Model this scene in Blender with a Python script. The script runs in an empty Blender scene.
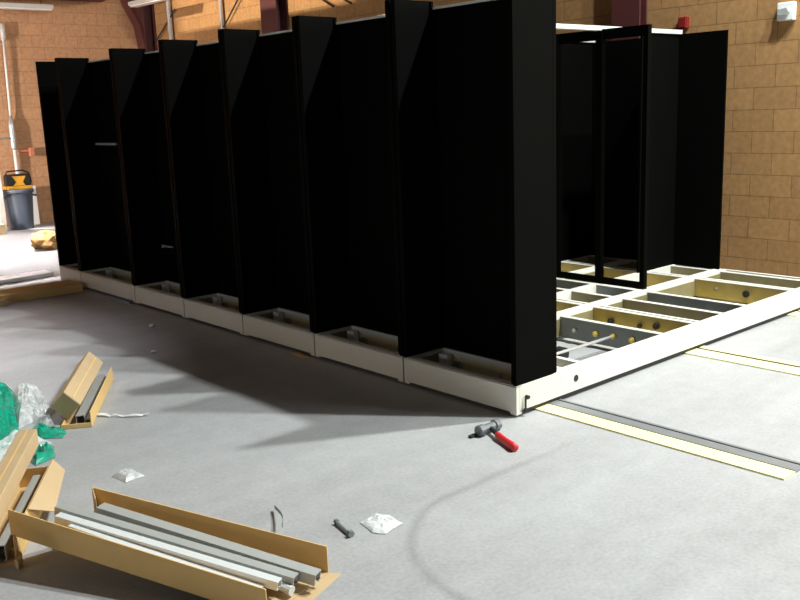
import bpy, bmesh, math, random
from mathutils import Vector, Matrix, noise
random.seed(7)
SC = bpy.context.scene
COL = SC.collection

# ------------------------------------------------------------------ materials
def mat(name, col, rough=0.6, metal=0.0, nscale=None, namt=0.12, spec=0.5, bump=0.0, trans=0.0, alpha=1.0):
    m = bpy.data.materials.new(name); m.use_nodes = True
    nt = m.node_tree; b = nt.nodes['Principled BSDF']
    b.inputs['Base Color'].default_value = (*col, 1)
    b.inputs['Roughness'].default_value = rough
    b.inputs['Metallic'].default_value = metal
    b.inputs['Specular IOR Level'].default_value = spec
    b.inputs['Transmission Weight'].default_value = trans
    b.inputs['Alpha'].default_value = alpha
    if nscale:
        tc = nt.nodes.new('ShaderNodeTexCoord'); n = nt.nodes.new('ShaderNodeTexNoise')
        n.inputs['Scale'].default_value = nscale; n.inputs['Detail'].default_value = 5
        nt.links.new(tc.outputs['Object'], n.inputs['Vector'])
        mx = nt.nodes.new('ShaderNodeMix'); mx.data_type = 'RGBA'
        mx.inputs['A'].default_value = (*[c * (1 - namt) for c in col], 1)
        mx.inputs['B'].default_value = (*[min(1, c * (1 + namt)) for c in col], 1)
        nt.links.new(n.outputs['Fac'], mx.inputs['Factor'])
        nt.links.new(mx.outputs['Result'], b.inputs['Base Color'])
        if bump:
            bp = nt.nodes.new('ShaderNodeBump'); bp.inputs['Strength'].default_value = bump
            bp.inputs['Distance'].default_value = 0.01
            nt.links.new(n.outputs['Fac'], bp.inputs['Height']); nt.links.new(bp.outputs['Normal'], b.inputs['Normal'])
    return m

M = {}
M['black'] = mat('black_sheet_steel', (.0024, .0024, .0021), .6, nscale=6, namt=.15, spec=.02)
M['cream'] = mat('cream_painted_steel', (.76, .74, .66), .45, nscale=4, namt=.05)
M['cap'] = mat('pale_top_trim', (.62, .62, .58), .5)
M['gold'] = mat('yellow_zinc_plate', (.42, .31, .09), .45, .25, nscale=9, namt=.25)
M['olive'] = mat('olive_zinc_plate', (.27, .23, .12), .5, .2, nscale=9, namt=.2)
M['trough'] = mat('pale_zinc_trough_plate', (.74, .64, .40), .55, nscale=9, namt=.2)
M['grey'] = mat('grey_galvanised_plate', (.21, .23, .22), .5, .2, nscale=10, namt=.15)
M['yellow'] = mat('yellow_strip_paint', (.92, .82, .42), .5, nscale=3, namt=.05)
M['rail'] = mat('grey_rail_steel', (.27, .28, .29), .45, .4, nscale=8, namt=.15)
M['dark'] = mat('dark_rubber', (.012, .012, .013), .6)
M['brass'] = mat('yellow_bolt_metal', (.85, .65, .14), .35, .3)
M['steel'] = mat('bright_steel', (.62, .63, .64), .3, .6)
M['white'] = mat('white_plastic', (.8, .8, .8), .45)
M['brightwhite'] = mat('bright_white_paint', (.92, .92, .92), .4)
M['redsteel'] = mat('oxide_red_steel', (.075, .017, .017), .55, nscale=5, namt=.2)
M['card'] = mat('cardboard', (.72, .475, .20), .85, nscale=7, namt=.1, spec=.1)
M['oldcard'] = mat('weathered_cardboard', (.26, .15, .06), .9, nscale=5, namt=.35, spec=.1)
M['cardl'] = mat('light_cardboard', (.54, .385, .22), .85, nscale=7, namt=.08, spec=.1)
M['chan'] = mat('galvanised_channel_steel', (.46, .47, .45), .4, .3, nscale=12, namt=.08)
M['chanw'] = mat('bright_channel_steel', (.74, .76, .76), .35, .2)
M['bin'] = mat('grey_blue_bin_plastic', (.062, .078, .105), .5, nscale=5, namt=.1)
M['toolyel'] = mat('yellow_tool_plastic', (.75, .36, .02), .45)
M['redpl'] = mat('red_plastic', (.20, .012, .010), .4)
M['redhandle'] = mat('red_rubber_grip', (.6, .02, .025), .4)
M['hammer'] = mat('grey_hammer_head', (.16, .17, .18), .4, .3, nscale=20, namt=.2)
M['bolt'] = mat('zinc_bolt_steel', (.24, .28, .30), .4, .3)
M['blue'] = mat('pale_blue_paper', (.3, .38, .5), .7)
M['clay'] = mat('pink_clay_plastic', (.55, .2, .12), .6)

def film(name, col, transp, rough):
    m = bpy.data.materials.new(name); m.use_nodes = True; nt = m.node_tree
    b = nt.nodes['Principled BSDF']; out = nt.nodes['Material Output']
    b.inputs['Base Color'].default_value = (*col, 1); b.inputs['Roughness'].default_value = rough
    b.inputs['Specular IOR Level'].default_value = 0.8
    t = nt.nodes.new('ShaderNodeBsdfTransparent'); mx = nt.nodes.new('ShaderNodeMixShader')
    tc = nt.nodes.new('ShaderNodeTexCoord'); n = nt.nodes.new('ShaderNodeTexNoise'); n.inputs['Scale'].default_value = 22
    r = nt.nodes.new('ShaderNodeMapRange'); r.inputs['From Min'].default_value = .35; r.inputs['From Max'].default_value = .65
    r.inputs['To Min'].default_value = max(0, transp - .18); r.inputs['To Max'].default_value = min(1, transp + .18)
    nt.links.new(tc.outputs['Object'], n.inputs['Vector']); nt.links.new(n.outputs['Fac'], r.inputs['Value'])
    nt.links.new(r.outputs['Result'], mx.inputs['Fac']); nt.links.new(b.outputs[0], mx.inputs[1]); nt.links.new(t.outputs[0], mx.inputs[2])
    nt.links.new(mx.outputs[0], out.inputs['Surface'])
    return m
M['green'] = film('green_stretch_film', (.006, .34, .21), .12, .16)
M['clear'] = film('clear_plastic_film', (.82, .84, .83), .42, .14)
M['whitebag'] = film('milky_plastic_film', (.86, .88, .88), .22, .25)

# ---- block wall (running bond, true 406 x 203 mm block module)
def block_mat(name, axis, phase, c1, c2, mortar):
    m = bpy.data.materials.new(name); m.use_nodes = True; nt = m.node_tree; L = nt.links.new
    b = nt.nodes['Principled BSDF']; b.inputs['Roughness'].default_value = .9; b.inputs['Specular IOR Level'].default_value = .15
    tc = nt.nodes.new('ShaderNodeTexCoord'); sp = nt.nodes.new('ShaderNodeSeparateXYZ'); cb = nt.nodes.new('ShaderNodeCombineXYZ')
    L(tc.outputs['Object'], sp.inputs[0])
    ad = nt.nodes.new('ShaderNodeMath'); ad.operation = 'ADD'; ad.inputs[1].default_value = phase
    L(sp.outputs[axis], ad.inputs[0]); L(ad.outputs[0], cb.inputs[0]); L(sp.outputs['Z'], cb.inputs[1])
    br = nt.nodes.new('ShaderNodeTexBrick'); L(cb.outputs[0], br.inputs['Vector'])
    br.offset = .5; br.offset_frequency = 2
    br.inputs['Scale'].default_value = 1; br.inputs['Brick Width'].default_value = .4064; br.inputs['Row Height'].default_value = .2032
    br.inputs['Mortar Size'].default_value = .0055; br.inputs['Mortar Smooth'].default_value = .4; br.inputs['Bias'].default_value = 0
    br.inputs['Color1'].default_value = (*c1, 1); br.inputs['Color2'].default_value = (*c2, 1); br.inputs['Mortar'].default_value = (*mortar, 1)
    n = nt.nodes.new('ShaderNodeTexNoise'); n.inputs['Scale'].default_value = 18; n.inputs['Detail'].default_value = 6
    L(tc.outputs['Object'], n.inputs['Vector'])
    mx = nt.nodes.new('ShaderNodeMix'); mx.data_type = 'RGBA'; mx.blend_type = 'MULTIPLY'; mx.inputs['Factor'].default_value = 1
    mr = nt.nodes.new('ShaderNodeMapRange'); mr.inputs['From Min'].default_value = .3; mr.inputs['From Max'].default_value = .7
    mr.inputs['To Min'].default_value = .86; mr.inputs['To Max'].default_value = 1.14
    L(n.outputs['Fac'], mr.inputs['Value']); L(br.outputs['Color'], mx.inputs['A']); L(mr.outputs['Result'], mx.inputs['B'])
    L(mx.outputs['Result'], b.inputs['Base Color'])
    bp = nt.nodes.new('ShaderNodeBump'); bp.inputs['Strength'].default_value = .25; bp.inputs['Distance'].default_value = .004; bp.invert = True
    L(br.outputs['Fac'], bp.inputs['Height']); L(bp.outputs['Normal'], b.inputs['Normal'])
    return m
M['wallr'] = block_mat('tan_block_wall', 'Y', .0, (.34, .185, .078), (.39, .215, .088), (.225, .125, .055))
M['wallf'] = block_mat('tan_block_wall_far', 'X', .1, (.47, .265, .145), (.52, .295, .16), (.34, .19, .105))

# ---- concrete floor
def floor_mat():
    m = bpy.data.materials.new('polished_concrete'); m.use_nodes = True; nt = m.node_tree; L = nt.links.new
    b = nt.nodes['Principled BSDF']; b.inputs['Roughness'].default_value = .5; b.inputs['Specular IOR Level'].default_value = .25
    tc = nt.nodes.new('ShaderNodeTexCoord'); sp = nt.nodes.new('ShaderNodeSeparateXYZ'); L(tc.outputs['Object'], sp.inputs[0])
    def mth(op, a, b2=None, c=None):
        nd = nt.nodes.new('ShaderNodeMath'); nd.operation = op
        for i, v in enumerate((a, b2, c)):
            if v is None: continue
            if isinstance(v, (int, float)): nd.inputs[i].default_value = v
            else: L(v, nd.inputs[i])
        return nd.outputs[0]
    def nz(scale, det, stretch=None):
        n = nt.nodes.new('ShaderNodeTexNoise'); n.inputs['Scale'].default_value = scale; n.inputs['Detail'].default_value = det
        if stretch:
            mp = nt.nodes.new('ShaderNodeMapping'); mp.inputs['Scale'].default_value = stretch[0]; mp.inputs['Rotation'].default_value = (0, 0, stretch[1])
            L(tc.outputs['Object'], mp.inputs['Vector']); L(mp.outputs[0], n.inputs['Vector'])
        else: L(tc.outputs['Object'], n.inputs['Vector'])
        return n.outputs['Fac']
    X, Y = sp.outputs['X'], sp.outputs['Y']
    wob = mth('MULTIPLY', mth('SUBTRACT', nz(2.2, 3), .5), .10)
    # U-shaped tyre scuff
    px = mth('MINIMUM', mth('ADD', X, .95), 0.0); py = mth('ADD', mth('ADD', Y, 1.13), wob)
    dist = mth('ABSOLUTE', mth('SUBTRACT', mth('SQRT', mth('ADD', mth('MULTIPLY', px, px), mth('MULTIPLY', py, py))), .66))
    scuff = mth('SUBTRACT', 1.0, mth('SMOOTHSTEP', dist, 0.0, .045)) if False else mth('MAXIMUM', mth('SUBTRACT', 1.0, mth('DIVIDE', dist, .04)), 0.0)
    keep = mth('MULTIPLY', mth('GREATER_THAN', Y, -1.35), mth('MINIMUM', mth('MAXIMUM', mth('DIVIDE', mth('SUBTRACT', .25, X), .9), 0), 1))
    scuff = mth('MULTIPLY', mth('MULTIPLY', scuff, keep), mth('ADD', .25, mth('MULTIPLY', nz(3.0, 4), .5)))
    # saw-cut joint and stain streaks
    jd = mth('ABSOLUTE', mth('SUBTRACT', Y, mth('ADD', 1.18, mth('MULTIPLY', X, .01))))
    joint = mth('MULTIPLY', mth('LESS_THAN', jd, .006), mth('LESS_THAN', X, 1.0))
    streak = nz(1.0, 5, ((.55, 3.2, 1), .5))
    blotch = nz(.8, 6); fine = nz(9, 5); grit = nz(55, 3)
    v = mth('ADD', mth('ADD', mth('MULTIPLY', blotch, .22), mth('MULTIPLY', fine, .24)), mth('ADD', mth('MULTIPLY', streak, .40), mth('MULTIPLY', grit, .42)))
    v = mth('ADD', v, .36)
    v = mth('MULTIPLY', v, mth('SUBTRACT', 1.0, mth('MULTIPLY', scuff, .42)))
    v = mth('ADD', v, mth('MULTIPLY', joint, .035))
    cm = nt.nodes.new('ShaderNodeMix'); cm.data_type = 'RGBA'; cm.blend_type = 'MULTIPLY'; cm.inputs['Factor'].default_value = 1
    cm.inputs['A'].default_value = (.375, .372, .375, 1)
    L(v, cm.inputs['B']); L(cm.outputs['Result'], b.inputs['Base Color'])
    bp = nt.nodes.new('ShaderNodeBump'); bp.inputs['Strength'].default_value = .08; bp.inputs['Distance'].default_value = .005
    L(grit, bp.inputs['Height']); L(bp.outputs['Normal'], b.inputs['Normal'])
    return m
M['floor'] = floor_mat()

# ------------------------------------------------------------------ mesh helpers
def box(bm, a, b):
    x0, y0, z0 = [min(p, q) for p, q in zip(a, b)]; x1, y1, z1 = [max(p, q) for p, q in zip(a, b)]
    v = [bm.verts.new(p) for p in ((x0,y0,z0),(x1,y0,z0),(x1,y1,z0),(x0,y1,z0),(x0,y0,z1),(x1,y0,z1),(x1,y1,z1),(x0,y1,z1))]
    for f in ((3,2,1,0),(4,5,6,7),(0,1,5,4),(1,2,6,5),(2,3,7,6),(3,0,4,7)): bm.faces.new([v[i] for i in f])
    return v
def obox(bm, c, ax, ay, az, hx, hy, hz):
    c = Vector(c); vs = []
    for k in (-1, 1):
        for (i, j) in ((-1,-1),(1,-1),(1,1),(-1,1)): vs.append(bm.verts.new(c + ax*hx*i + ay*hy*j + az*hz*k))
    for f in ((3,2,1,0),(4,5,6,7),(0,1,5,4),(1,2,6,5),(2,3,7,6),(3,0,4,7)): bm.faces.new([vs[i] for i in f])
def tube(bm, pts, r, n=10, cap=True):
    pts = [Vector(p) for p in pts]; rs = r if isinstance(r, (list, tuple)) else [r]*len(pts)
    rings = []; up = None
    for i, p in enumerate(pts):
        d = (pts[min(i+1, len(pts)-1)] - pts[max(i-1, 0)]).normalized()
        if up is None: up = Vector((0,0,1)) if abs(d.z) < .9 else Vector((1,0,0))
        s = d.cross(up).normalized(); u = s.cross(d).normalized(); up = u
        rings.append([bm.verts.new(p + (s*math.cos(2*math.pi*k/n) + u*math.sin(2*math.pi*k/n))*rs[i]) for k in range(n)])
    for a, b in zip(rings, rings[1:]):
        for k in range(n): bm.faces.new((a[k], a[(k+1) % n], b[(k+1) % n], b[k]))
    if cap:
        bm.faces.new(rings[0][::-1]); bm.faces.new(rings[-1])
def prism(bm, poly, axis_vec):
    a = [bm.verts.new(Vector(p)) for p in poly]; b = [bm.verts.new(Vector(p) + Vector(axis_vec)) for p in poly]
    n = len(a)
    bm.faces.new(a[::-1]); bm.faces.new(b)
    for k in range(n): bm.faces.new((a[k], a[(k+1) % n], b[(k+1) % n], b[k]))
def make(name, bm, m, parent=None, loc=None, bevel=0.0, smooth=False, kind=None):
    bmesh.ops.recalc_face_normals(bm, faces=bm.faces)
    me = bpy.data.meshes.new(name); bm.to_mesh(me); bm.free()
    if smooth:
        for p in me.polygons: p.use_smooth = True
    o = bpy.data.objects.new(name, me); COL.objects.link(o); me.materials.append(m)
    if parent: o.parent = parent
    if loc is not None: o.location = loc
    if bevel:
        bv = o.modifiers.new('bevel', 'BEVEL'); bv.width = bevel; bv.segments = 2; bv.limit_method = 'ANGLE'
    if kind: o['kind'] = kind
    return o
def tag(o, label, cat, group=None, kind=None):
    o['label'] = label; o['category'] = cat
    if group: o['group'] = group
    if kind: o['kind'] = kind
    return o
def empty(name, loc, label, cat, group=None, rz=0):
    o = bpy.data.objects.new(name, None); COL.objects.link(o); o.location = loc; o.rotation_euler.z = rz
    o.empty_display_size = .1
    return tag(o, label, cat, group)
def B(): return bmesh.new()
def boxes(name, m, parent, *bs, bevel=.002, loc=None):
    bm = B()
    for a, b in bs: box(bm, a, b)
    return make(name, bm, m, parent, loc=loc, bevel=bevel)

# ------------------------------------------------------------------ setting
XR, YF, ZC = 4.56, 13.1, 8.0
bm = B(); box(bm, (-11, -9, -.1), (XR+.2, YF+.2, 0)); make('floor', bm, M['floor'], kind='structure')
bm = B(); box(bm, (XR, -9, 0), (XR+.2, YF+.2, ZC)); make('wall_right', bm, M['wallr'], kind='structure')
bm = B(); box(bm, (-11, YF, 0), (XR, YF+.2, ZC)); make('wall_far', bm, M['wallf'], kind='structure')
M['ceil'] = mat('painted_metal_deck', (.16, .15, .14), .7)
bm = B(); box(bm, (-11, -9, ZC), (XR+.2, YF+.2, ZC+.1)); make('ceiling', bm, M['ceil'], kind='structure')

def column(y, depth, width, label, haunch=False):
    e = empty('steel_column', (XR, y, 0), label, 'column', 'steel columns along the block wall'); e['kind'] = 'structure'
    boxes('flange', M['redsteel'], e, ((-depth, -width/2, 0), (-depth+.02, width/2, ZC-.02)), ((-.022, -width/2, 0), (-.004, width/2, ZC-.02)))
    boxes('web', M['redsteel'], e, ((-depth+.02, -.012, 0), (-.022, .012, ZC-.02)))
    if haunch:
        bm = B(); prism(bm, [(-depth+.002, -width/2+.01, 2.9), (-depth+.002, -width/2+.01, 4.3), (-depth-.34, -width/2+.01, 4.3), (-depth-.28, -width/2+.01, 3.85), (-depth-.08, -width/2+.01, 3.45)], (0, width-.02, 0))
        make('haunch', bm, M['redsteel'], e)
    return e
column(12.93, .24, .28, 'dark red steel column with flared bracket in the far room corner', True)
column(8.72, .22, .42, 'dark red steel column on the right wall behind the middle of the shelving row')
column(2.36, .14, .34, 'dark red steel column on the right wall behind the empty black frame')
bm = B(); box(bm, (-6, YF-.22, 3.86), (XR-.9, YF-.01, 4.16)); o = make('trim_1', bm, M['redsteel'], kind='structure')

# ------------------------------------------------------------------ floor rails
def rail(x0, xs, order, y0, label):
    e = empty('floor_rail', (0, 0, 0), label, 'rail', 'steel rails set along the concrete floor')
    for nm, a, b, z, m in order:
        boxes(nm, m, e, ((x0+a, y0 if nm != 'rail_bar' else y0+.02, .0), (x0+b, 6.3, z)), bevel=.0015)
    return e
rail(.18, 0, (('yellow_strip', 0, .118, .009, M['yellow']), ('side_channel', .122, .20, .012, M['rail']), ('groove', .20, .214, .004, M['dark']), ('side_channel', .214, .235, .012, M['rail'])), -1.48,
     'nearest floor rail with wide yellow strip and grey channel ending at right')
rail(1.80, 0, (('yellow_strip', 0, .15, .009, M['yellow']), ('groove', .15, .185, .006, M['dark']), ('yellow_strip', .185, .255, .009, M['yellow'])), -2.6,
     'middle floor rail with yellow strips running out under the white beam to the right edge')
rail(3.33, 0, (('yellow_strip', 0, .15, .009, M['yellow']), ('groove', .15, .185, .006, M['dark']), ('yellow_strip', .185, .255, .009, M['yellow'])), -.06,
     'farthest floor rail, only its orange-yellow end showing under the white beam by the wall')

# ------------------------------------------------------------------ mobile shelving units
HB, HT, D, L = .188, 2.40, .331, 4.01
UN = [(0, .974, 'nearest mobile shelving unit, bare long white base and one lit black end panel'),
      (.974, .974, 'second mobile shelving unit from the front, with an empty black upright frame on its base'),
      (1.948, .974, 'third mobile shelving unit from the front, black with tall white-edged panel beyond the empty frame'),
      (2.922, .974, 'fourth mobile shelving unit from the front, black bay in the middle of the row'),
      (3.896, .974, 'fifth mobile shelving unit from the front, a small grey clip low in its black bay'),
      (4.870, 1.298, 'sixth and widest mobile shelving unit, a grey clip high in its black bay'),
      (6.168, .589, 'last and narrowest mobile shelving unit at the far left end of the black row')]
CH = [(.33, 'gold'), (.62, 'grey'), (1.54, 'grey'), (1.95, 'gold'), (2.34, 'olive'), (2.69, 'grey'), (3.43, 'gold'), (3.87, 'olive')]
for i, (y0, w, lab) in enumerate(UN):
    e = empty('mobile_shelving_unit', (0, y0, 0), lab, 'shelving', 'black mobile shelving units in a row')
    w -= .013
    # cream base
    boxes('base_end_plate', M['cream'], e, ((0, 0, .026), (.028, w, HB)), ((0, 0, HB-.012), (.05, w, HB+.001)), ((0, 0, .012), (.05, .05, .03)), ((0, w-.05, .012), (.05, w, .03)), bevel=.003)
    fb = boxes('side_beam', M['cream'], e, ((.028, 0, .034), (L, .05, HB)), bevel=.003)
    boxes('gap_shade_strip', M['dark'], e, ((.03, .012, .004), (L, .04, .036)), bevel=0)  # dark strip standing in for the shade in the gap under the beam
    boxes('side_beam', M['cream'], e, ((.028, w-.05, .028), (L, w, HB)), bevel=.003)
    boxes('base_end_plate', M['cream'], e, ((L-.03, .05, .036), (L, w-.05, HB)), bevel=.003)
    boxes('inner_web', M['olive'], e, ((.06, w-.057, .034), (L-.04, w-.05, HB-.022)), bevel=0)
    if i:
        boxes('center_beam', M['cream'], e, ((D+.06, w/2-.03, .05), (L-.03, w/2+.03, HB)), bevel=.003)
    for k, (x, mm) in enumerate(CH):
        if i > 2 and 0 < k < 7: continue          # hidden behind the near bays
        if k == 0:
            c = boxes('cross_channel', M['trough'], e, ((x-.02, .05, .03), (x-.014, w-.05, HB-.03)))
            boxes('channel_lip', M['cap'], c, ((x-.024, .05, HB-.03), (x-.006, w-.05, HB+.006)))
            if i < 6:
                boxes('bracket', M['brightwhite'], c, ((x-.085, w-.15, .05), (x-.04, w-.07, .172)))
                bm = B(); tube(bm, [(x-.05, w-.2, .09), (x-.03, w-.2, .09)], .04, 16); make('wheel', bm, M['rail'], c)
                for yy, zz in ((.40, .1), (.2, .085)):
                    if yy > w-.25 or i > 2: continue
                    bm = B(); tube(bm, [(x-.05, yy, zz), (x-.02, yy, zz)], .014, 10)
                    make('bolt', bm, M['steel'], c)
            continue
        if k == 1:
            boxes('cross_channel', M['cream'], e, ((.44, .05, .09), (.475, w-.05, HB-.001)), ((.62, .05, .09), (.66, w-.05, HB-.001)))
            continue
        c = boxes('cross_channel', M[mm], e, ((x, .05, .028), (x+.006, w-.057, HB-.006)), ((x, .05, .028), (x+.04, w-.057, .034)))
        boxes('top_flange', M['cream'], c, ((x-.001, .05, HB-.006), (x+.045, w-.05, HB-.001)))
        if k in (3, 6):
            boxes('top_flange', M['cream'], c, ((x+.065, .05, HB-.006), (x+.10, w-.05, HB-.001)), ((x+.094, .05, .05), (x+.10, w-.05, HB-.006)))
        if i == 0 and k in (2, 3, 6):
            for (yy, zz, r, mm2) in {2: ((.77, .10, .017, 'steel'), (.58, .105, .022, 'brass'), (.43, .11, .02, 'brass'), (.27, .11, .022, 'brass')),
                               3: ((.74, .10, .025, 'dark'), (.48, .10, .018, 'dark'), (.34, .12, .025, 'dark'), (.16, .11, .018, 'dark')),
                               6: ((.70, .12, .018, 'olive'), (.42, .11, .03, 'dark'))}[k]:
                bm = B(); tube(bm, [(x-.018, yy, zz), (x, yy, zz)], r, 8); tube(bm, [(x-.03, yy, zz), (x-.018, yy, zz)], r*.55, 8)
                make('bolt', bm, M[mm2], c)
    if i == 0:
        bm = B(); tube(bm, [(.66, .47, .10), (1.53, .43, .11)], .011, 8); make('drive_shaft', bm, M['steel'], e)
        bm = B(); tube(bm, [(1.10, .52, .05), (1.10, .58, .05)], .05, 18); make('wheel', bm, M['dark'], e)
        bm = B(); tube(bm, [(.548, -.003, .113), (.548, .01, .113)], .021, 18); make('access_hole', bm, M['dark'], fb)
        bm = B(); tube(bm, [(.085, -.022, .108), (.085, .01, .108)], .011, 12); box(bm, (.058, -.02, .036), (.066, -.012, .1)); box(bm, (.052, -.022, .03), (.07, -.008, .046)); box(bm, (.06, -.02, .098), (.086, -.012, .108))
        make('key_latch', bm, M['dark'], fb)
    # black near-end bay: two side panels and a back panel with pale trim on top
    for s, ya in ((0, 0.0), (1, w-.026)):
        p = boxes('side_panel', M['black'], e, ((0, ya, HB-.004 if s else HB), (D, ya+.026, HB+.004 + (2.208))), bevel=.002)
        ys = ya+.026 if s == 0 else ya-.012
        boxes('panel_flange', M['black'], p, ((0, ys, HB+.01), (.012, ys+.012, HT-.002)), ((D-.03, ys, HB+.01), (D-.018, ys+.012, HT-.002)), bevel=.001)
    boxes('rear_flange', M['black'], e, ((D, .0, HB+.004), (D+.032, .014, HT-.04)), bevel=.001)
    bk = boxes('back_panel', M['black'], e, ((D-.008, .027, HB-.04), (D+.008, w-.027, HT-.05)), bevel=.001)
    boxes('top_trim', M['cap'], bk, ((D-.02, .04, HT-.05), (D+.02, w-.04, HT-.036)), bevel=.001)
    if i == 4: boxes('shelf_clip', M['chan'], bk, ((D-.03, .72, .535), (D-.009, w-.03, .55)), ((D-.03, w-.06, .52), (D-.009, w-.03, .535)))
    if i == 5: boxes('shelf_clip', M['chan'], bk, ((D-.03, .76, 1.505), (D-.009, 1.27, 1.528)))
    # far end: end panels closing each face and the spine panel between the faces
    if i:
        boxes('far_end_panel', M['black'], e, ((3.95, -.004, HB), (3.972, w/2-.012, 2.335)), bevel=.002)
        boxes('far_end_panel', M['black'], e, ((3.95, w/2+.012, HB), (3.972, w+.005, 2.335)), bevel=.002)
        sp = boxes('spine_panel', M['black'], e, ((3.36, w/2-.011, HB), (3.972, w/2+.011, 2.335)), bevel=.002)
        boxes('top_trim', M['cap'], sp, (((D+.01) if i == 1 else 3.36, w/2-.03, 2.335), (3.972, w/2+.03, 2.372)), bevel=.002)
    if i == 1:
        f = boxes('upright_frame', M['black'], e, ((2.745, .01, 2.262), (2.795, w-.01, 2.345)), bevel=.002)
        boxes('bottom_bar', M['black'], f, ((2.745, .01, HB), (2.785, w-.01, HB+.055)), bevel=.002)
        for yy, t in ((.004, .045), (w/2-.035, .06), (w-.045, .034)):
            boxes('frame_post', M['black'], f, ((2.74, yy, HB), (2.79, yy+t, 2.345)), bevel=.002)

# ------------------------------------------------------------------ tools and litter on the open floor
def oriented(a, b):
    a, b = Vector(a), Vector(b); d = (b-a); ln = d.length; d.normalize()
    s = Vector((d.y, -d.x, 0)).normalized(); u = s.cross(d).normalized()
    return a, b, d, s, u, ln            # along, right, up

# hammer
e = empty('hammer', (-.285, -.045, 0), 'club hammer with grey head and red handle on the floor before the white base', 'hammer')
R = .031
bm = B(); tube(bm, [(-.085, .0, R), (-.078, .0, R), (-.045, 0, R), (-.04, 0, R), (.04, 0, R), (.045, 0, R), (.078, 0, R), (.085, 0, R)], [.025, R, R, .024, .024, R, R, .025], 20)
make('head', bm, M['hammer'], e)
hd = Vector((-.115, -.30, 0)).normalized()
bm = B(); tube(bm, [Vector((0, -.02, R)), hd*.12+Vector((0, 0, .026))], [.013, .014], 12); make('neck', bm, M['dark'], e)
bm = B(); tube(bm, [hd*.105+Vector((0,0,.026)), hd*.12+Vector((0,0,.025)), hd*.2+Vector((0,0,.023)), hd*.29+Vector((0,0,.023)), hd*.315+Vector((0,0,.023))], [.015, .0195, .018, .0215, .019], 14); make('grip', bm, M['redhandle'], e, smooth=True)
bm = B(); box(bm, (-.13, .005, .002), (-.07, .03, .014)); make('claw_tip', bm, M['dark'], e, bevel=.003)

# bolt lying on floor
e = empty('bolt', (-1.573, -.40, 0), 'grey steel bolt lying on the concrete beside the crumpled clear bag', 'bolt', rz=math.atan2(-.138, -.03))
bm = B(); tube(bm, [(-.075, 0, .012), (.06, 0, .009)], .008, 10); make('shank', bm, M['bolt'], e)
bm = B(); tube(bm, [(.055, 0, .015), (.075, 0, .015)], .0155, 6); make('head', bm, M['bolt'], e)
bm = B(); tube(bm, [(-.08, 0, .013), (-.066, 0, .013)], .0125, 6); make('nut', bm, M['bolt'], e)

# crumpled sheets -----------------------------------------------------------
def crumple(name, poly, h, m, label, cat, seed=0, z0=.004, rough=1.0, rings=16, group=None, parent=None, freq=9, edge=.0, per=10):
    cx = sum(p[0] for p in poly)/len(poly); cy = sum(p[1] for p in poly)/len(poly)
    n = len(poly); dense = []
    for k in range(n):
        p, q = poly[k], poly[(k+1) % n]
        for j in range(per):
            t = j/per; dense.append((p[0]*(1-t)+q[0]*t-cx, p[1]*(1-t)+q[1]*t-cy))
    bm = B(); rows = []
    for r in range(rings+1):
        f = r/rings; row = []
        for (x, y) in dense:
            wv = noise.noise(Vector((x*14+seed, y*14, 3.3)))*.03*f
            px, py = x*f*(1+wv*4), y*f*(1+wv*4)
            q = Vector((px*freq+seed*3.1, py*freq, seed))
            ridge = 1-abs(noise.noise(q)*2); ridge2 = 1-abs(noise.noise(q*2.3+Vector((5, 1, 2)))*2)
            prof = (1-f**3)*(1-edge)+edge
            z = z0 + h*max(0, (.3+.5*ridge+.28*ridge2*rough))*prof
            row.append(bm.verts.new((px, py, max(z, z0))))
        rows.append(row)
        if r == 0:
            pass
    N = len(dense)
    for a, b in zip(rows, rows[1:]):
        for k in range(N): bm.faces.new((a[k], a[(k+1) % N], b[(k+1) % N], b[k]))
    bmesh.ops.remove_doubles(bm, verts=rows[0], dist=1e-5)
    o = make(name, bm, m, parent, loc=(cx, cy, 0))
    if label: tag(o, label, cat, group)
    return o
crumple('plastic_bag', [(-1.477, -.391), (-1.38, -.364), (-1.341, -.434), (-1.356, -.531), (-1.47, -.556), (-1.501, -.502)], .022, M['whitebag'],
        'small crumpled milky bag on the floor right of the bolt', 'bag', 3, freq=16, rings=8, per=3)
crumple('plastic_bag', [(-2.023, .916), (-1.946, .965), (-1.911, .89), (-1.901, .787), (-2.006, .791)], .03, M['clear'],
        'small clear bag on the floor behind the left end of the open carton', 'bag', 5, freq=14, rings=6, per=2)
crumple('plastic_sheet', [(-1.86, 3.15), (-1.87, 2.8), (-1.93, 2.42), (-2.12, 1.97), (-2.29, 1.68), (-2.6, 1.75), (-2.6, 2.3), (-2.4, 2.9), (-2.1, 3.3)], .17, M['green'],
        'heap of green stretch film at the left edge of the floor', 'plastic film', 11, freq=5, rings=9, per=3)
crumple('plastic_sheet', [(-2.0, 2.02), (-1.983, 1.916), (-1.93, 1.734), (-1.979, 1.66), (-2.074, 1.748), (-2.08, 1.9)], .05, M['green'],
        'strip of green film by the near end of the upper opened carton', 'plastic film', 23, freq=11, rings=6, per=2)
crumple('plastic_sheet', [(-2.15, 1.602), (-2.07, 1.56), (-2.12, 1.40), (-2.24, 1.36), (-2.25, 1.5)], .06, M['green'],
        'small scrap of green film between the upper and the lower cartons', 'plastic film', 29, freq=12, rings=6, per=2)
crumple('plastic_sheet', [(-1.80, 2.90), (-1.72, 2.72), (-1.78, 2.43), (-1.97, 2.10), (-2.10, 2.02), (-2.02, 2.35)], .13, M['clear'],
        'clear plastic bag lying right of the green film heap', 'plastic film', 41, freq=7, rings=8, per=3)
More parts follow.
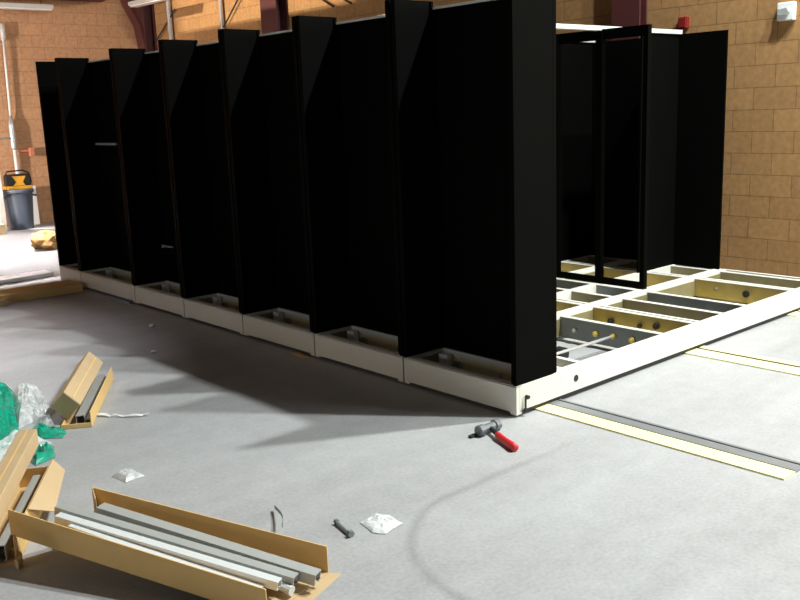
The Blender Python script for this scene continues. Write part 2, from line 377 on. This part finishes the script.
crumple('plastic_sheet', [(-1.83, 2.35), (-1.80, 2.2), (-1.93, 2.04), (-1.96, 1.80), (-2.0, 1.9), (-2.0, 2.2)], .07, M['clear'],
        'clear plastic sheet bunched at the near end of the upper cartons', 'plastic film', 47, freq=9, rings=7, per=3)
crumple('plastic_sheet', [(-2.14, 1.95), (-2.11, 1.78), (-2.06, 1.62), (-2.2, 1.62), (-2.44, 1.50), (-2.40, 1.66)], .09, M['clear'],
        'clear plastic sheet behind the lid of the lower carton', 'plastic film', 53, freq=8, rings=7, per=3)
# plastic strip
bm = B(); prev = None
for k in range(25):
    t = k/24; x = -1.70+.24*t+.012*math.sin(t*9); y = 1.90-.26*t+.012*math.sin(t*14+1); w = .012*(.5+.8*abs(math.sin(t*6+.4))); z = .004+.012*abs(math.sin(t*11))
    cur = (bm.verts.new((x-w*.7, y-w*.7, z)), bm.verts.new((x, y, z+.006)), bm.verts.new((x+w*.7, y+w*.7, z)))
    if prev: bm.faces.new((prev[0], prev[1], cur[1], cur[0])); bm.faces.new((prev[1], prev[2], cur[2], cur[1]))
    prev = cur
tag(make('plastic_strip', bm, M['whitebag']), 'thin twisted white plastic strip on the floor right of the upper carton', 'strip')
# curved strap by the open carton
bm = B(); prev = None
for k in range(17):
    t = k/16; x = -1.67-.14*t; y = -.02-.27*t-.03*math.sin(t*math.pi); z = .012+.05*math.sin(t*math.pi*.5)
    cur = [bm.verts.new(p) for p in ((x, y-.002, z), (x, y-.002, z+.018), (x, y+.002, z+.018), (x, y+.002, z))]
    if prev:
        for q in range(4): bm.faces.new((prev[q], prev[(q+1) % 4], cur[(q+1) % 4], cur[q]))
    else: bm.faces.new(cur)
    prev = cur
bm.faces.new(prev[::-1])
tag(make('packing_strap', bm, M['grey']), 'curved grey packing strap standing behind the open carton', 'strap')
# small bits
def bit(x, y, r, m, label, seed):
    bm = B(); bmesh.ops.create_icosphere(bm, subdivisions=2, radius=r)
    for v in bm.verts: v.co *= 1+.35*noise.noise(v.co*60+Vector((seed, 0, 0)))
    for v in bm.verts: v.co.z *= .5
    lo = min(v.co.z for v in bm.verts)
    tag(make('litter_scrap', bm, m, loc=(x, y, -lo+.001)), label, 'litter')
bit(-.344, 3.839, .026, M['white'], 'small white scrap on the shaded floor before the black shelves', 1)
bit(-.74, 3.02, .022, M['white'], 'small white crumb at the edge of the jagged shadow, above the upper carton', 2)
bm = B(); prism(bm, [(-.03, 5.45, .002), (.0, 5.36, .002), (.01, 4.98, .002), (-.05, 4.90, .002), (-.07, 5.2, .002)], (0, 0, .01)); tag(make('paper_scrap', bm, M['blue']), 'pale blue paper scrap at the foot of the widest shelving unit', 'litter')
bm = B(); prism(bm, [(-.06, 2.16, .002), (-.02, 2.14, .002), (-.03, 1.97, .002), (-.08, 1.99, .002)], (0, 0, .008)); tag(make('cardboard_scrap', bm, M['card']), 'tiny cardboard scrap at the foot of the third shelving unit', 'litter')

# cartons -------------------------------------------------------------------
def closed_carton(name, a, b, side, hgt, roll, label, m, endm):
    a, b, d, s, u, ln = oriented(a, b)
    rt = Matrix.Rotation(roll, 3, d); s2, u2 = rt @ s, rt @ u
    mid = (a+b)/2
    e = empty(name, (mid.x, mid.y, 0), label, 'carton'); off = Vector((mid.x, mid.y, 0))
    bm = B(); obox(bm, mid-off, s2, u2, d, side/2, hgt/2, ln/2); make('body', bm, m, e, bevel=.004)
    bm = B(); obox(bm, a-d*.004-off, s2, u2, d, side/2-.004, hgt/2-.004, .003); make('end_flap', bm, endm, e)
    bm = B(); obox(bm, mid-off+u2*(hgt/2+.0012), s2, u2, d, .004, .001, ln/2-.01); make('seam', bm, M['card'], e)
    return e
def tray(name, a, b, width, hl, hr, label, m, ends=(True, True), flare=.0, z=0.0, t=.006, fl=None):
    """open carton: floor, two long walls, end walls"""
    a, b, d, s, u, ln = oriented(a, b); mid = (a+b)/2; off = Vector((mid.x, mid.y, 0))
    e = empty(name, (mid.x, mid.y, 0), label, 'carton')
    bm = B(); obox(bm, mid-off+u*(t/2), d, s, u, ln/2, width/2, t/2); make('bottom', bm, M['cardl'], e)
    for sg, hh in ((-1, hl), (1, hr)):
        dn = (u+s*sg*flare).normalized(); nrm = d.cross(dn).normalized()
        bm = B(); obox(bm, mid-off+s*sg*(width/2-t/2)+dn*(hh/2), d, nrm, dn, ln/2, t/2, hh/2); make('long_wall', bm, m, e, bevel=.002)
    for k, on in enumerate(ends):
        if not on: continue
        p = (a+d*t/2 if k == 0 else b-d*t/2) - off
        bm = B(); obox(bm, p+u*(min(hl, hr)/2), s, d, u, width/2-t, t/2, min(hl, hr)/2); make('end_wall', bm, M['card'], e, bevel=.002)
    return e
def channel(name, a, b, w, h, m, label, group=None, roll=0, t=.004):
    a, b, d, s, u, ln = oriented(a, b); rt = Matrix.Rotation(roll, 3, d); s, u = rt @ s, rt @ u
    off = a.copy(); off.z = 0
    sec = [(-w/2, 0), (-w/2, h), (w/2, h), (w/2, 0), (w/2-.012, 0), (w/2-.012, t), (w/2-t, t), (w/2-t, h-t), (-w/2+t, h-t), (-w/2+t, t), (-w/2+.012, t), (-w/2+.012, 0)]
    bm = B(); prism(bm, [a-off+s*x+u*z for x, z in sec], d*ln)
    o = make(name, bm, m, loc=off); tag(o, label, 'steel channel', group); return o

# upper pair: closed carton leaning on an opened one
dv = Vector((.52, .854, 0)); pr = Vector((.854, -.52, 0))
n0 = Vector((-1.855, 1.765, 0)); f0 = n0 + dv*.98
tray('open_carton', n0, f0, .17, .03, .095, 'upper opened narrow carton holding a grey channel, beside the green film', M['card'])
closed_carton('carton', n0-pr*.068+dv*.10+Vector((0, 0, .115)), n0-pr*.066+dv*1.05+Vector((0, 0, .115)), .125, .12, math.radians(45), 'closed tan carton tipped on edge against the upper opened carton', M['cardl'], M['olive'])  # olive end material puts the shade on the near end into its colour
channel('steel_channel', n0+dv*.05+pr*.015+Vector((0, 0, .012)), n0+dv*.93+pr*.015+Vector((0, 0, .012)), .05, .05, M['chan'], 'grey steel channel inside the upper opened carton')
channel('steel_channel', n0+dv*.03+pr*.061+Vector((0, 0, .012)), n0+dv*.86+pr*.061+Vector((0, 0, .012)), .03, .03, M['chan'], 'low grey channel along the right wall of the upper opened carton')

# lower pair at the left edge
dv = Vector((.43, .90, 0)).normalized(); pr = Vector((dv.y, -dv.x, 0))
dv = Vector((.512, .859, 0)); pr = Vector((dv.y, -dv.x, 0)); n1 = Vector((-2.766, .36, 0))
lt = tray('open_carton', n1, n1+dv*.84, .17, .10, .13, 'lower opened carton at the left edge, dark inside with a channel', M['card'], ends=(False, True))
lo = lt.location.copy(); q4 = [Vector(p)-lo for p in ((-2.265, 1.035, .132), (-2.565, .532, .132), (-2.425, .62, .045), (-2.20, 1.07, .045))]
bm = B(); nr = (q4[1]-q4[0]).cross(q4[3]-q4[0]).normalized()*.005; prism(bm, q4, nr); make('side_flap', bm, M['cardl'], lt)
closed_carton('carton', (-2.90, .19, .19), (-2.285, 1.275, .19), .088, .09, 0, 'long closed tan carton lying across the lower opened carton', M['cardl'], M['card'])
channel('steel_channel', n1+dv*.03+pr*.02+Vector((0, 0, .012)), n1+dv*.78+pr*.02+Vector((0, 0, .012)), .035, .07, M['chan'], 'grey channel standing inside the lower opened carton')
# bent cardboard offcut
bm = B(); prev = None
for k in range(19):
    t = k/18; an = math.radians(-70+230*t); c = Vector((-2.725, .36, 0)); r = .075
    p = c+Vector((math.cos(an)*r*.8, math.sin(an)*r*1.2, .0)); q = c+Vector((math.cos(an)*(r-.018)*.8, math.sin(an)*(r-.018)*1.2, 0))
    cur = [bm.verts.new(v) for v in (p+Vector((0,0,.003)), p+Vector((0,0,.04)), q+Vector((0,0,.04)), q+Vector((0,0,.003)))]
    if prev:
        for j in range(4): bm.faces.new((prev[j], prev[(j+1) % 4], cur[(j+1) % 4], cur[j]))
    else: bm.faces.new(cur)
    prev = cur
bm.faces.new(prev[::-1])
tag(make('cardboard_scrap', bm, M['cardl']), 'curled tan cardboard offcut on the floor at the lower left edge', 'litter')

# long open carton in front, left end propped on the carton pile
P = {'BL': Vector((-2.361, .303, .24)), 'BR': Vector((-1.84, -.643, .115)), 'FL': Vector((-2.695, .342, .24)), 'FR': Vector((-2.187, -.744, .115))}
e = empty('open_carton', (-2.25, -.15, 0), 'long open carton full of pale steel channels in the foreground, left end propped up', 'carton'); off = Vector((-2.25, -.15, 0))
def plate(name, quad, th, m, par=e, o=off, bevel=.0015):
    q = [Vector(p)-o for p in quad]; nrm = (q[1]-q[0]).cross(q[3]-q[0]).normalized()*th
    bm = B(); prism(bm, [v-nrm/2 for v in q], nrm); return make(name, bm, m, par, bevel=bevel)
dn = Vector((0, 0, -.112))
bl, br, fl, fr = [P[k]+dn for k in ('BL', 'BR', 'FL', 'FR')]
inn = Vector((0, 0, 0))
plate('long_wall', (P['BL'], P['BR'], br, bl), .006, M['card'])
plate('long_wall', (P['FL'], P['FR'], fr, fl), .006, M['card'])
plate('bottom', (bl, br, fr, fl), .005, M['cardl'])
plate('end_flap', (P['BL'], P['BL']+Vector((-.03, -.10, -.01)), bl+Vector((-.03, -.10, .0)), bl), .005, M['cardl'])
plate('end_flap', (br+Vector((0, 0, -.002)), br+Vector((.035, -.04, -.005)), fr+Vector((.17, -.02, -.005)), fr+Vector((0, 0, -.002))), .005, M['cardl'])
GR = 'steel channels in the long open carton'
channel('steel_channel', (-2.395, .16, .172), (-1.945, -.715, .03), .05, .045, M['chan'], 'rearmost grey channel in the long open carton', GR)
channel('steel_channel', (-2.535, .245, .195), (-2.02, -.68, .036), .042, .042, M['chan'], 'second grey channel from the back of the long open carton, longest of the four', GR)
channel('steel_channel', (-2.56, .185, .190), (-2.085, -.67, .046), .036, .035, M['chanw'], 'brightest channel near the front of the long open carton', GR)
channel('steel_channel', (-2.535, .105, .174), (-2.152, -.645, .034), .05, .03, M['chanw'], 'frontmost low flat channel in the long open carton', GR)
bm = B(); tube(bm, [(-2.075, -.60, .045), (-2.05, -.70, .035)], .018, 10); tag(make('steel_tube', bm, M['chanw']), 'short white tube end by the right end of the long open carton', 'tube')

# ------------------------------------------------------------------ far left
# flat boards and long carton beside the last shelving units
def slab(name, poly, z0, z1, m, label, cat):
    bm = B(); prism(bm, [(x, y, z0) for x, y in poly], (0, 0, z1-z0)); return tag(make(name, bm, m, bevel=.004), label, cat)
slab('board', [(-1.9, 7.12), (.10, 7.22), (.10, 7.5), (-1.9, 7.42)], .002, .045, M['brightwhite'], 'white board lying on the floor, farthest of the flat pieces left of the shelving', 'board')
slab('board', [(-1.9, 6.62), (-.06, 6.42), (-.06, 6.72), (-1.9, 6.98)], .002, .03, M['chan'], 'pale flat panel on the floor between the white board and the brown carton', 'board')
e = empty('carton', (-1.0, 6.15, 0), 'long brown carton lying on the floor at the left end of the shelving', 'carton')
boxes('body', M['card'], e, ((-1.0, -.19, .002), (.93, .16, .09)), bevel=.004)
boxes('end_flap', M['cardl'], e, ((.05, -.30, .002), (.14, -.195, .06)), bevel=.002)
# crumpled cardboard
def lump(name, loc, sx, sy, sz, seed, m, label):
    bm = B(); bmesh.ops.create_icosphere(bm, subdivisions=3, radius=1)
    for v in bm.verts:
        n = noise.noise(v.co*1.2+Vector((seed, 0, 0)))*.8 + (abs(noise.noise(v.co*1.9+Vector((0, seed, 0))))-.2)*.9
        v.co = v.co*(1+n*.6); v.co.x *= sx; v.co.y *= sy; v.co.z *= sz
    lo = min(v.co.z for v in bm.verts)
    for v in bm.verts: v.co.z = max(v.co.z-lo-.03, 0)
    return tag(make(name, bm, m, loc=loc), label, 'cardboard')
lump('crumpled_cardboard', (.92, 9.55, 0), .22, .2, .13, 4.0, M['oldcard'], 'crumpled cardboard heap on the bright floor left of the shelving')
slab('cardboard_box', [(.55, 11.75), (1.14, 11.95), (1.1, 12.3), (.5, 12.2)], .002, .17, M['cardl'], 'tan cardboard box on the floor at the left edge, before the grey bin', 'box')
# bin
bx, by = 1.60, 12.55
e = empty('trash_bin', (bx, by, 0), 'grey-blue round trash bin with tool case on top, by the far wall', 'bin')
bm = B(); tube(bm, [(0, 0, .0), (0, 0, .02), (0, 0, .3), (0, 0, .56), (0, 0, .62)], [.19, .195, .215, .235, .238], 28); make('body', bm, M['bin'], e, smooth=True)
bm = B(); tube(bm, [(0, 0, .61), (0, 0, .625), (0, 0, .66), (0, 0, .675)], [.24, .262, .262, .245], 28); make('rim', bm, M['bin'], e)
for sx in (-1, 1):
    bm = B(); tube(bm, [(sx*.24, -.06, .56), (sx*.29, -.05, .55), (sx*.29, .05, .55), (sx*.24, .06, .56)], .016, 8); make('handle', bm, M['bin'], e)
e = empty('tool_case', (bx+.02, by, .676), 'yellow and black power tool case sitting on the grey-blue bin', 'tool case')
boxes('tray', M['toolyel'], e, ((-.22, -.13, 0), (.20, .13, .055)), bevel=.01)
boxes('housing', M['dark'], e, ((-.2, -.1, .055), (.19, .1, .25)), bevel=.03)
bm = B(); prism(bm, [(-.11, -.125, .06), (.09, -.125, .06), (.05, -.125, .12), (.11, -.125, .22), (-.12, -.125, .22), (-.06, -.125, .12)], (0, .03, 0)); make('front_cover', bm, M['toolyel'], e, bevel=.006)
bm = B(); tube(bm, [(-.19, 0, .22), (-.16, 0, .30), (.1, 0, .31), (.2, 0, .26), (.225, 0, .12), (.2, 0, .04)], .013, 8); make('handle', bm, M['dark'], e)
boxes('board', M['white'], None, ((1.80, 12.96, 0), (2.06, 13.0, .68)), bevel=.004)
tag(bpy.data.objects['board.002'] if 'board.002' in bpy.data.objects else COL.objects[-1], 'white board standing against the far wall behind the grey bin', 'board')
# pipes on the far wall
bm = B(); tube(bm, [(1.80, 13.03, 0.0), (1.80, 13.03, 1.35)], .032, 12)
e = empty('wall_pipe', (0, 0, 0), 'white vertical pipe on the far wall above the grey bin', 'pipe')
make('lower_pipe', bm, M['white'], e, smooth=True)
bm = B(); tube(bm, [(1.80, 13.03, 1.32), (1.80, 13.03, 1.36), (1.80, 13.03, 1.72), (1.80, 13.03, 1.9)], [.05, .055, .055, .025], 12); make('valve_body', bm, M['steel'], e, smooth=True)
bm = B(); tube(bm, [(1.80, 13.03, 1.85), (1.82, 13.03, 2.5), (1.84, 13.03, 3.2)], .02, 10); make('upper_pipe', bm, M['white'], e, smooth=True)
bm = B(); tube(bm, [(1.84, 13.03, 3.15), (1.85, 13.03, 3.42)], .04, 12); make('end_cap', bm, M['cap'], e, smooth=True)
bm = B(); tube(bm, [(1.55, 13.03, 1.52), (1.80, 13.0, 1.52)], .016, 8); make('branch', bm, M['grey'], e)
e = empty('wall_valve', (2.1, 13.09, 1.26), 'small pink-red fitting on the far wall above the white board', 'valve')
boxes('bracket', M['clay'], e, ((-.05, -.09, -.07), (.03, 0, .08)), bevel=.01)
bm = B(); tube(bm, [(-.22, -.03, .03), (-.05, -.05, .03)], .02, 8); make('stub', bm, M['clay'], e)
# pale post at the far left edge
bm = B(); box(bm, (1.10, 12.33, 0), (1.27, 12.40, 1.6)); tag(make('door_post', bm, M['cap'], bevel=.006, loc=(.02, 0, 0)), 'pale grey upright post at the left edge beside the grey bin', 'post')

# lights and rods high up
def tubelight(loc, dirv, ln, label, m=None):
    d = Vector(dirv).normalized(); e = empty('light_fixture', loc, label, 'light fixture'); s = Vector((d.y, -d.x, 0))
    bm = B(); obox(bm, Vector((0, 0, .05)), d, s, Vector((0, 0, 1)), ln/2, .10, .035); make('housing', bm, M['cap'], e, bevel=.01)
    bm = B(); obox(bm, Vector((0, 0, .005)), d, s, Vector((0, 0, 1)), ln/2-.02, .07, .012); make('diffuser', bm, M['white'], e)
    for q in (-.4, .4):
        bm = B(); tube(bm, [d*ln*q+Vector((0, 0, .08)), d*ln*q+Vector((0, 0, ZC-loc[2]-.01))], .006, 6); make('hanger', bm, M['dark'], e)
    return e
tubelight((1.80, 12.9, 3.66), (1, 0, 0), 1.75, 'white tube light high on the far wall in the upper left corner')
tubelight((4.05, 11.75, 3.74), (0, 1, 0), 1.7, 'pale light fixture hanging before the corner column')
def rod(a, b, r, label):
    bm = B(); tube(bm, [a, b], r, 10); tag(make('conduit', bm, M['steel'], smooth=True), label, 'conduit')
rod((4.50, 12.13, 2.2), (4.50, 12.13, ZC), .045, 'bright vertical conduit on the right wall beside the corner column')
rod((4.50, 10.34, 2.2), (4.50, 10.34, ZC), .032, 'bright vertical conduit on the right wall left of the middle column')
def cable(a, b, label):
    bm = B(); tube(bm, [a, b], .014, 6); tag(make('brace_cable', bm, M['dark']), label, 'cable')
cable((4.50, 12.75, 3.15), (4.50, 11.9, 3.65), 'thin dark brace beside the corner column')
cable((4.50, 10.3, 3.2), (4.50, 9.4, 3.9), 'thin dark brace running up from the conduit to the middle column')
cable((4.42, 8.3, 3.75), (4.42, 7.2, 3.2), 'thin dark brace right of the middle column, left of two')
cable((4.42, 8.0, 3.75), (4.42, 6.8, 3.2), 'thin dark brace right of the middle column, right of two')

# fire alarm devices on right wall
e = empty('wall_strobe', (XR, .72, 2.487), 'white square strobe horn high on the right wall', 'strobe')
boxes('housing', M['white'], e, ((-.06, -.075, -.08), (0, .08, .08)), bevel=.008)
bm = B(); prism(bm, [(-.061, .06, -.035), (-.061, .06, .02), (-.061, -.025, .03), (-.061, -.045, -.01), (-.061, -.02, -.04)], (-.03, 0, 0)); make('lens', bm, M['chan'], e, bevel=.004)
e = empty('fire_alarm', (XR, 1.76, 2.483), 'red alarm box on the right wall above the far black panels', 'alarm')
boxes('housing', M['redpl'], e, ((-.05, -.05, -.056), (0, .05, .056)), bevel=.006)
boxes('cover', M['redpl'], e, ((-.062, -.04, -.045), (-.05, .04, .045)), bevel=.004)

# ------------------------------------------------------------------ camera
S = 1.17
r = Vector((0.74652692, -0.66430909, -0.037296)); u = Vector((0.16488757, 0.13040684, 0.97765339)); f = Vector((0.64460038, 0.73599422, -0.20688853))
cam = bpy.data.cameras.new('camera'); co = bpy.data.objects.new('camera', cam); COL.objects.link(co)
mw = Matrix((r, u, -f)).transposed().to_4x4(); mw.translation = Vector((-3.17611872*S, -2.79334256*S, 1.5*S))
co.matrix_world = mw
cam.sensor_width = 36; cam.sensor_fit = 'HORIZONTAL'; cam.lens = 900.753198*36/800; cam.clip_start = .05
SC.camera = co

# ------------------------------------------------------------------ light
W = bpy.data.worlds.new('world'); SC.world = W; W.use_nodes = True
bg = W.node_tree.nodes['Background']; bg.inputs['Color'].default_value = (.80, .86, 1.0, 1); bg.inputs['Strength'].default_value = .015
def area(name, loc, target, size, power, col, sy=None, spread=180):
    l = bpy.data.lights.new(name, 'AREA'); l.energy = power; l.color = col; l.shape = 'RECTANGLE' if sy else 'DISK'; l.size = size
    if sy: l.size_y = sy
    l.spread = math.radians(spread)
    o = bpy.data.objects.new(name, l); COL.objects.link(o); o.location = loc
    o.rotation_euler = (Vector(target)-Vector(loc)).to_track_quat('-Z', 'Y').to_euler(); return o
area('high_bay_or_fill', (2.72, -1.5, 7.2), (1.2, -1.2, 0), .2, 630, (.93, 1.0, .985))
area('high_bay_or_fill', (2.75, -3.35, 7.2), (.6, -2.6, 0), .22, 660, (.93, 1.0, .985))
area('high_bay_or_fill', (-.7, 10.2, 8.0), (-.7, 10.2, 0), .8, 5600, (1.0, .97, .97), spread=46)  # fill added overhead to whiten the far left floor
area('high_bay_or_fill', (-3.5, 4.4, 7.8), (-3.5, 4.4, 0), .6, 78, (1.0, .96, 1.0), spread=46)  # weak narrow fill added to lift the left floor
area('far_wall_fill', (-6.5, 9.8, 1.6), (1.2, 13.1, 1.4), .4, 190, (1.0, .86, .78), spread=75)  # unseen fill added low on the left for the far wall
area('side_fill', (-9.0, 1.5, 1.5), (0, 1.5, .9), 2.4, 72, (1.0, .97, .92), 2.4)  # fill added on the left to lift the base end plates
area('side_fill', (3.7, -5.4, 2.2), (.6, 0, .3), 1.8, 230, (.93, 1.0, .97), 1.8)  # fill added on the right to brighten the front beam face
# wall-wash floodlight added out of view; visor edges the bright wall band
FL = Vector((-3.5, 9.0, 6.6)); cutd = (Vector((XR, 9.0, 3.24))-FL).normalized()
l = bpy.data.lights.new('helper_flood_lamp', 'SPOT'); l.energy = 5200; l.spot_size = math.radians(42); l.spot_blend = .3; l.color = (1.0, .88, .72); l.shadow_soft_size = .003
o = bpy.data.objects.new('helper_flood_lamp', l); COL.objects.link(o); o.location = FL
o.rotation_euler = (Vector((XR, 9.3, 5.0))-FL).to_track_quat('-Z', 'Y').to_euler()
e = empty('helper_flood', FL, 'dark wall-wash floodlight with visor added out of view to edge the wall light', 'helper_flood')
sd = Vector((0, 1, 0)); upv = cutd.cross(sd)*-1
if upv.z < 0: upv = -upv
bm = B(); E1 = cutd*.6
prism(bm, [Vector((-.3, -.3, -.16)), Vector((-.3, .3, -.16)), E1+Vector((0, .3, 0)), E1+Vector((0, -.3, 0))], upv*-.01); make('visor', bm, M['dark'], e)
bm = B(); box(bm, (-.31, -.3, -.16), (-.29, .3, .3)); make('back_plate', bm, M['dark'], e)
for sy in (-1, 1):
    bm = B(); prism(bm, [Vector((-.3, sy*.3, -.16)), E1+Vector((0, sy*.3, 0)), E1+Vector((0, sy*.3, .4)), Vector((-.3, sy*.3, .3))], (0, .01*sy, 0)); make('side_plate', bm, M['dark'], e)
bm = B(); tube(bm, [(-.3, 0, .25), (-.3, 0, ZC-6.6)], .02, 8); make('hanger', bm, M['dark'], e)

vs = SC.view_settings; vs.view_transform = 'Standard'; vs.look = 'None'; vs.exposure = 0; vs.gamma = 1; vs.use_curve_mapping = False
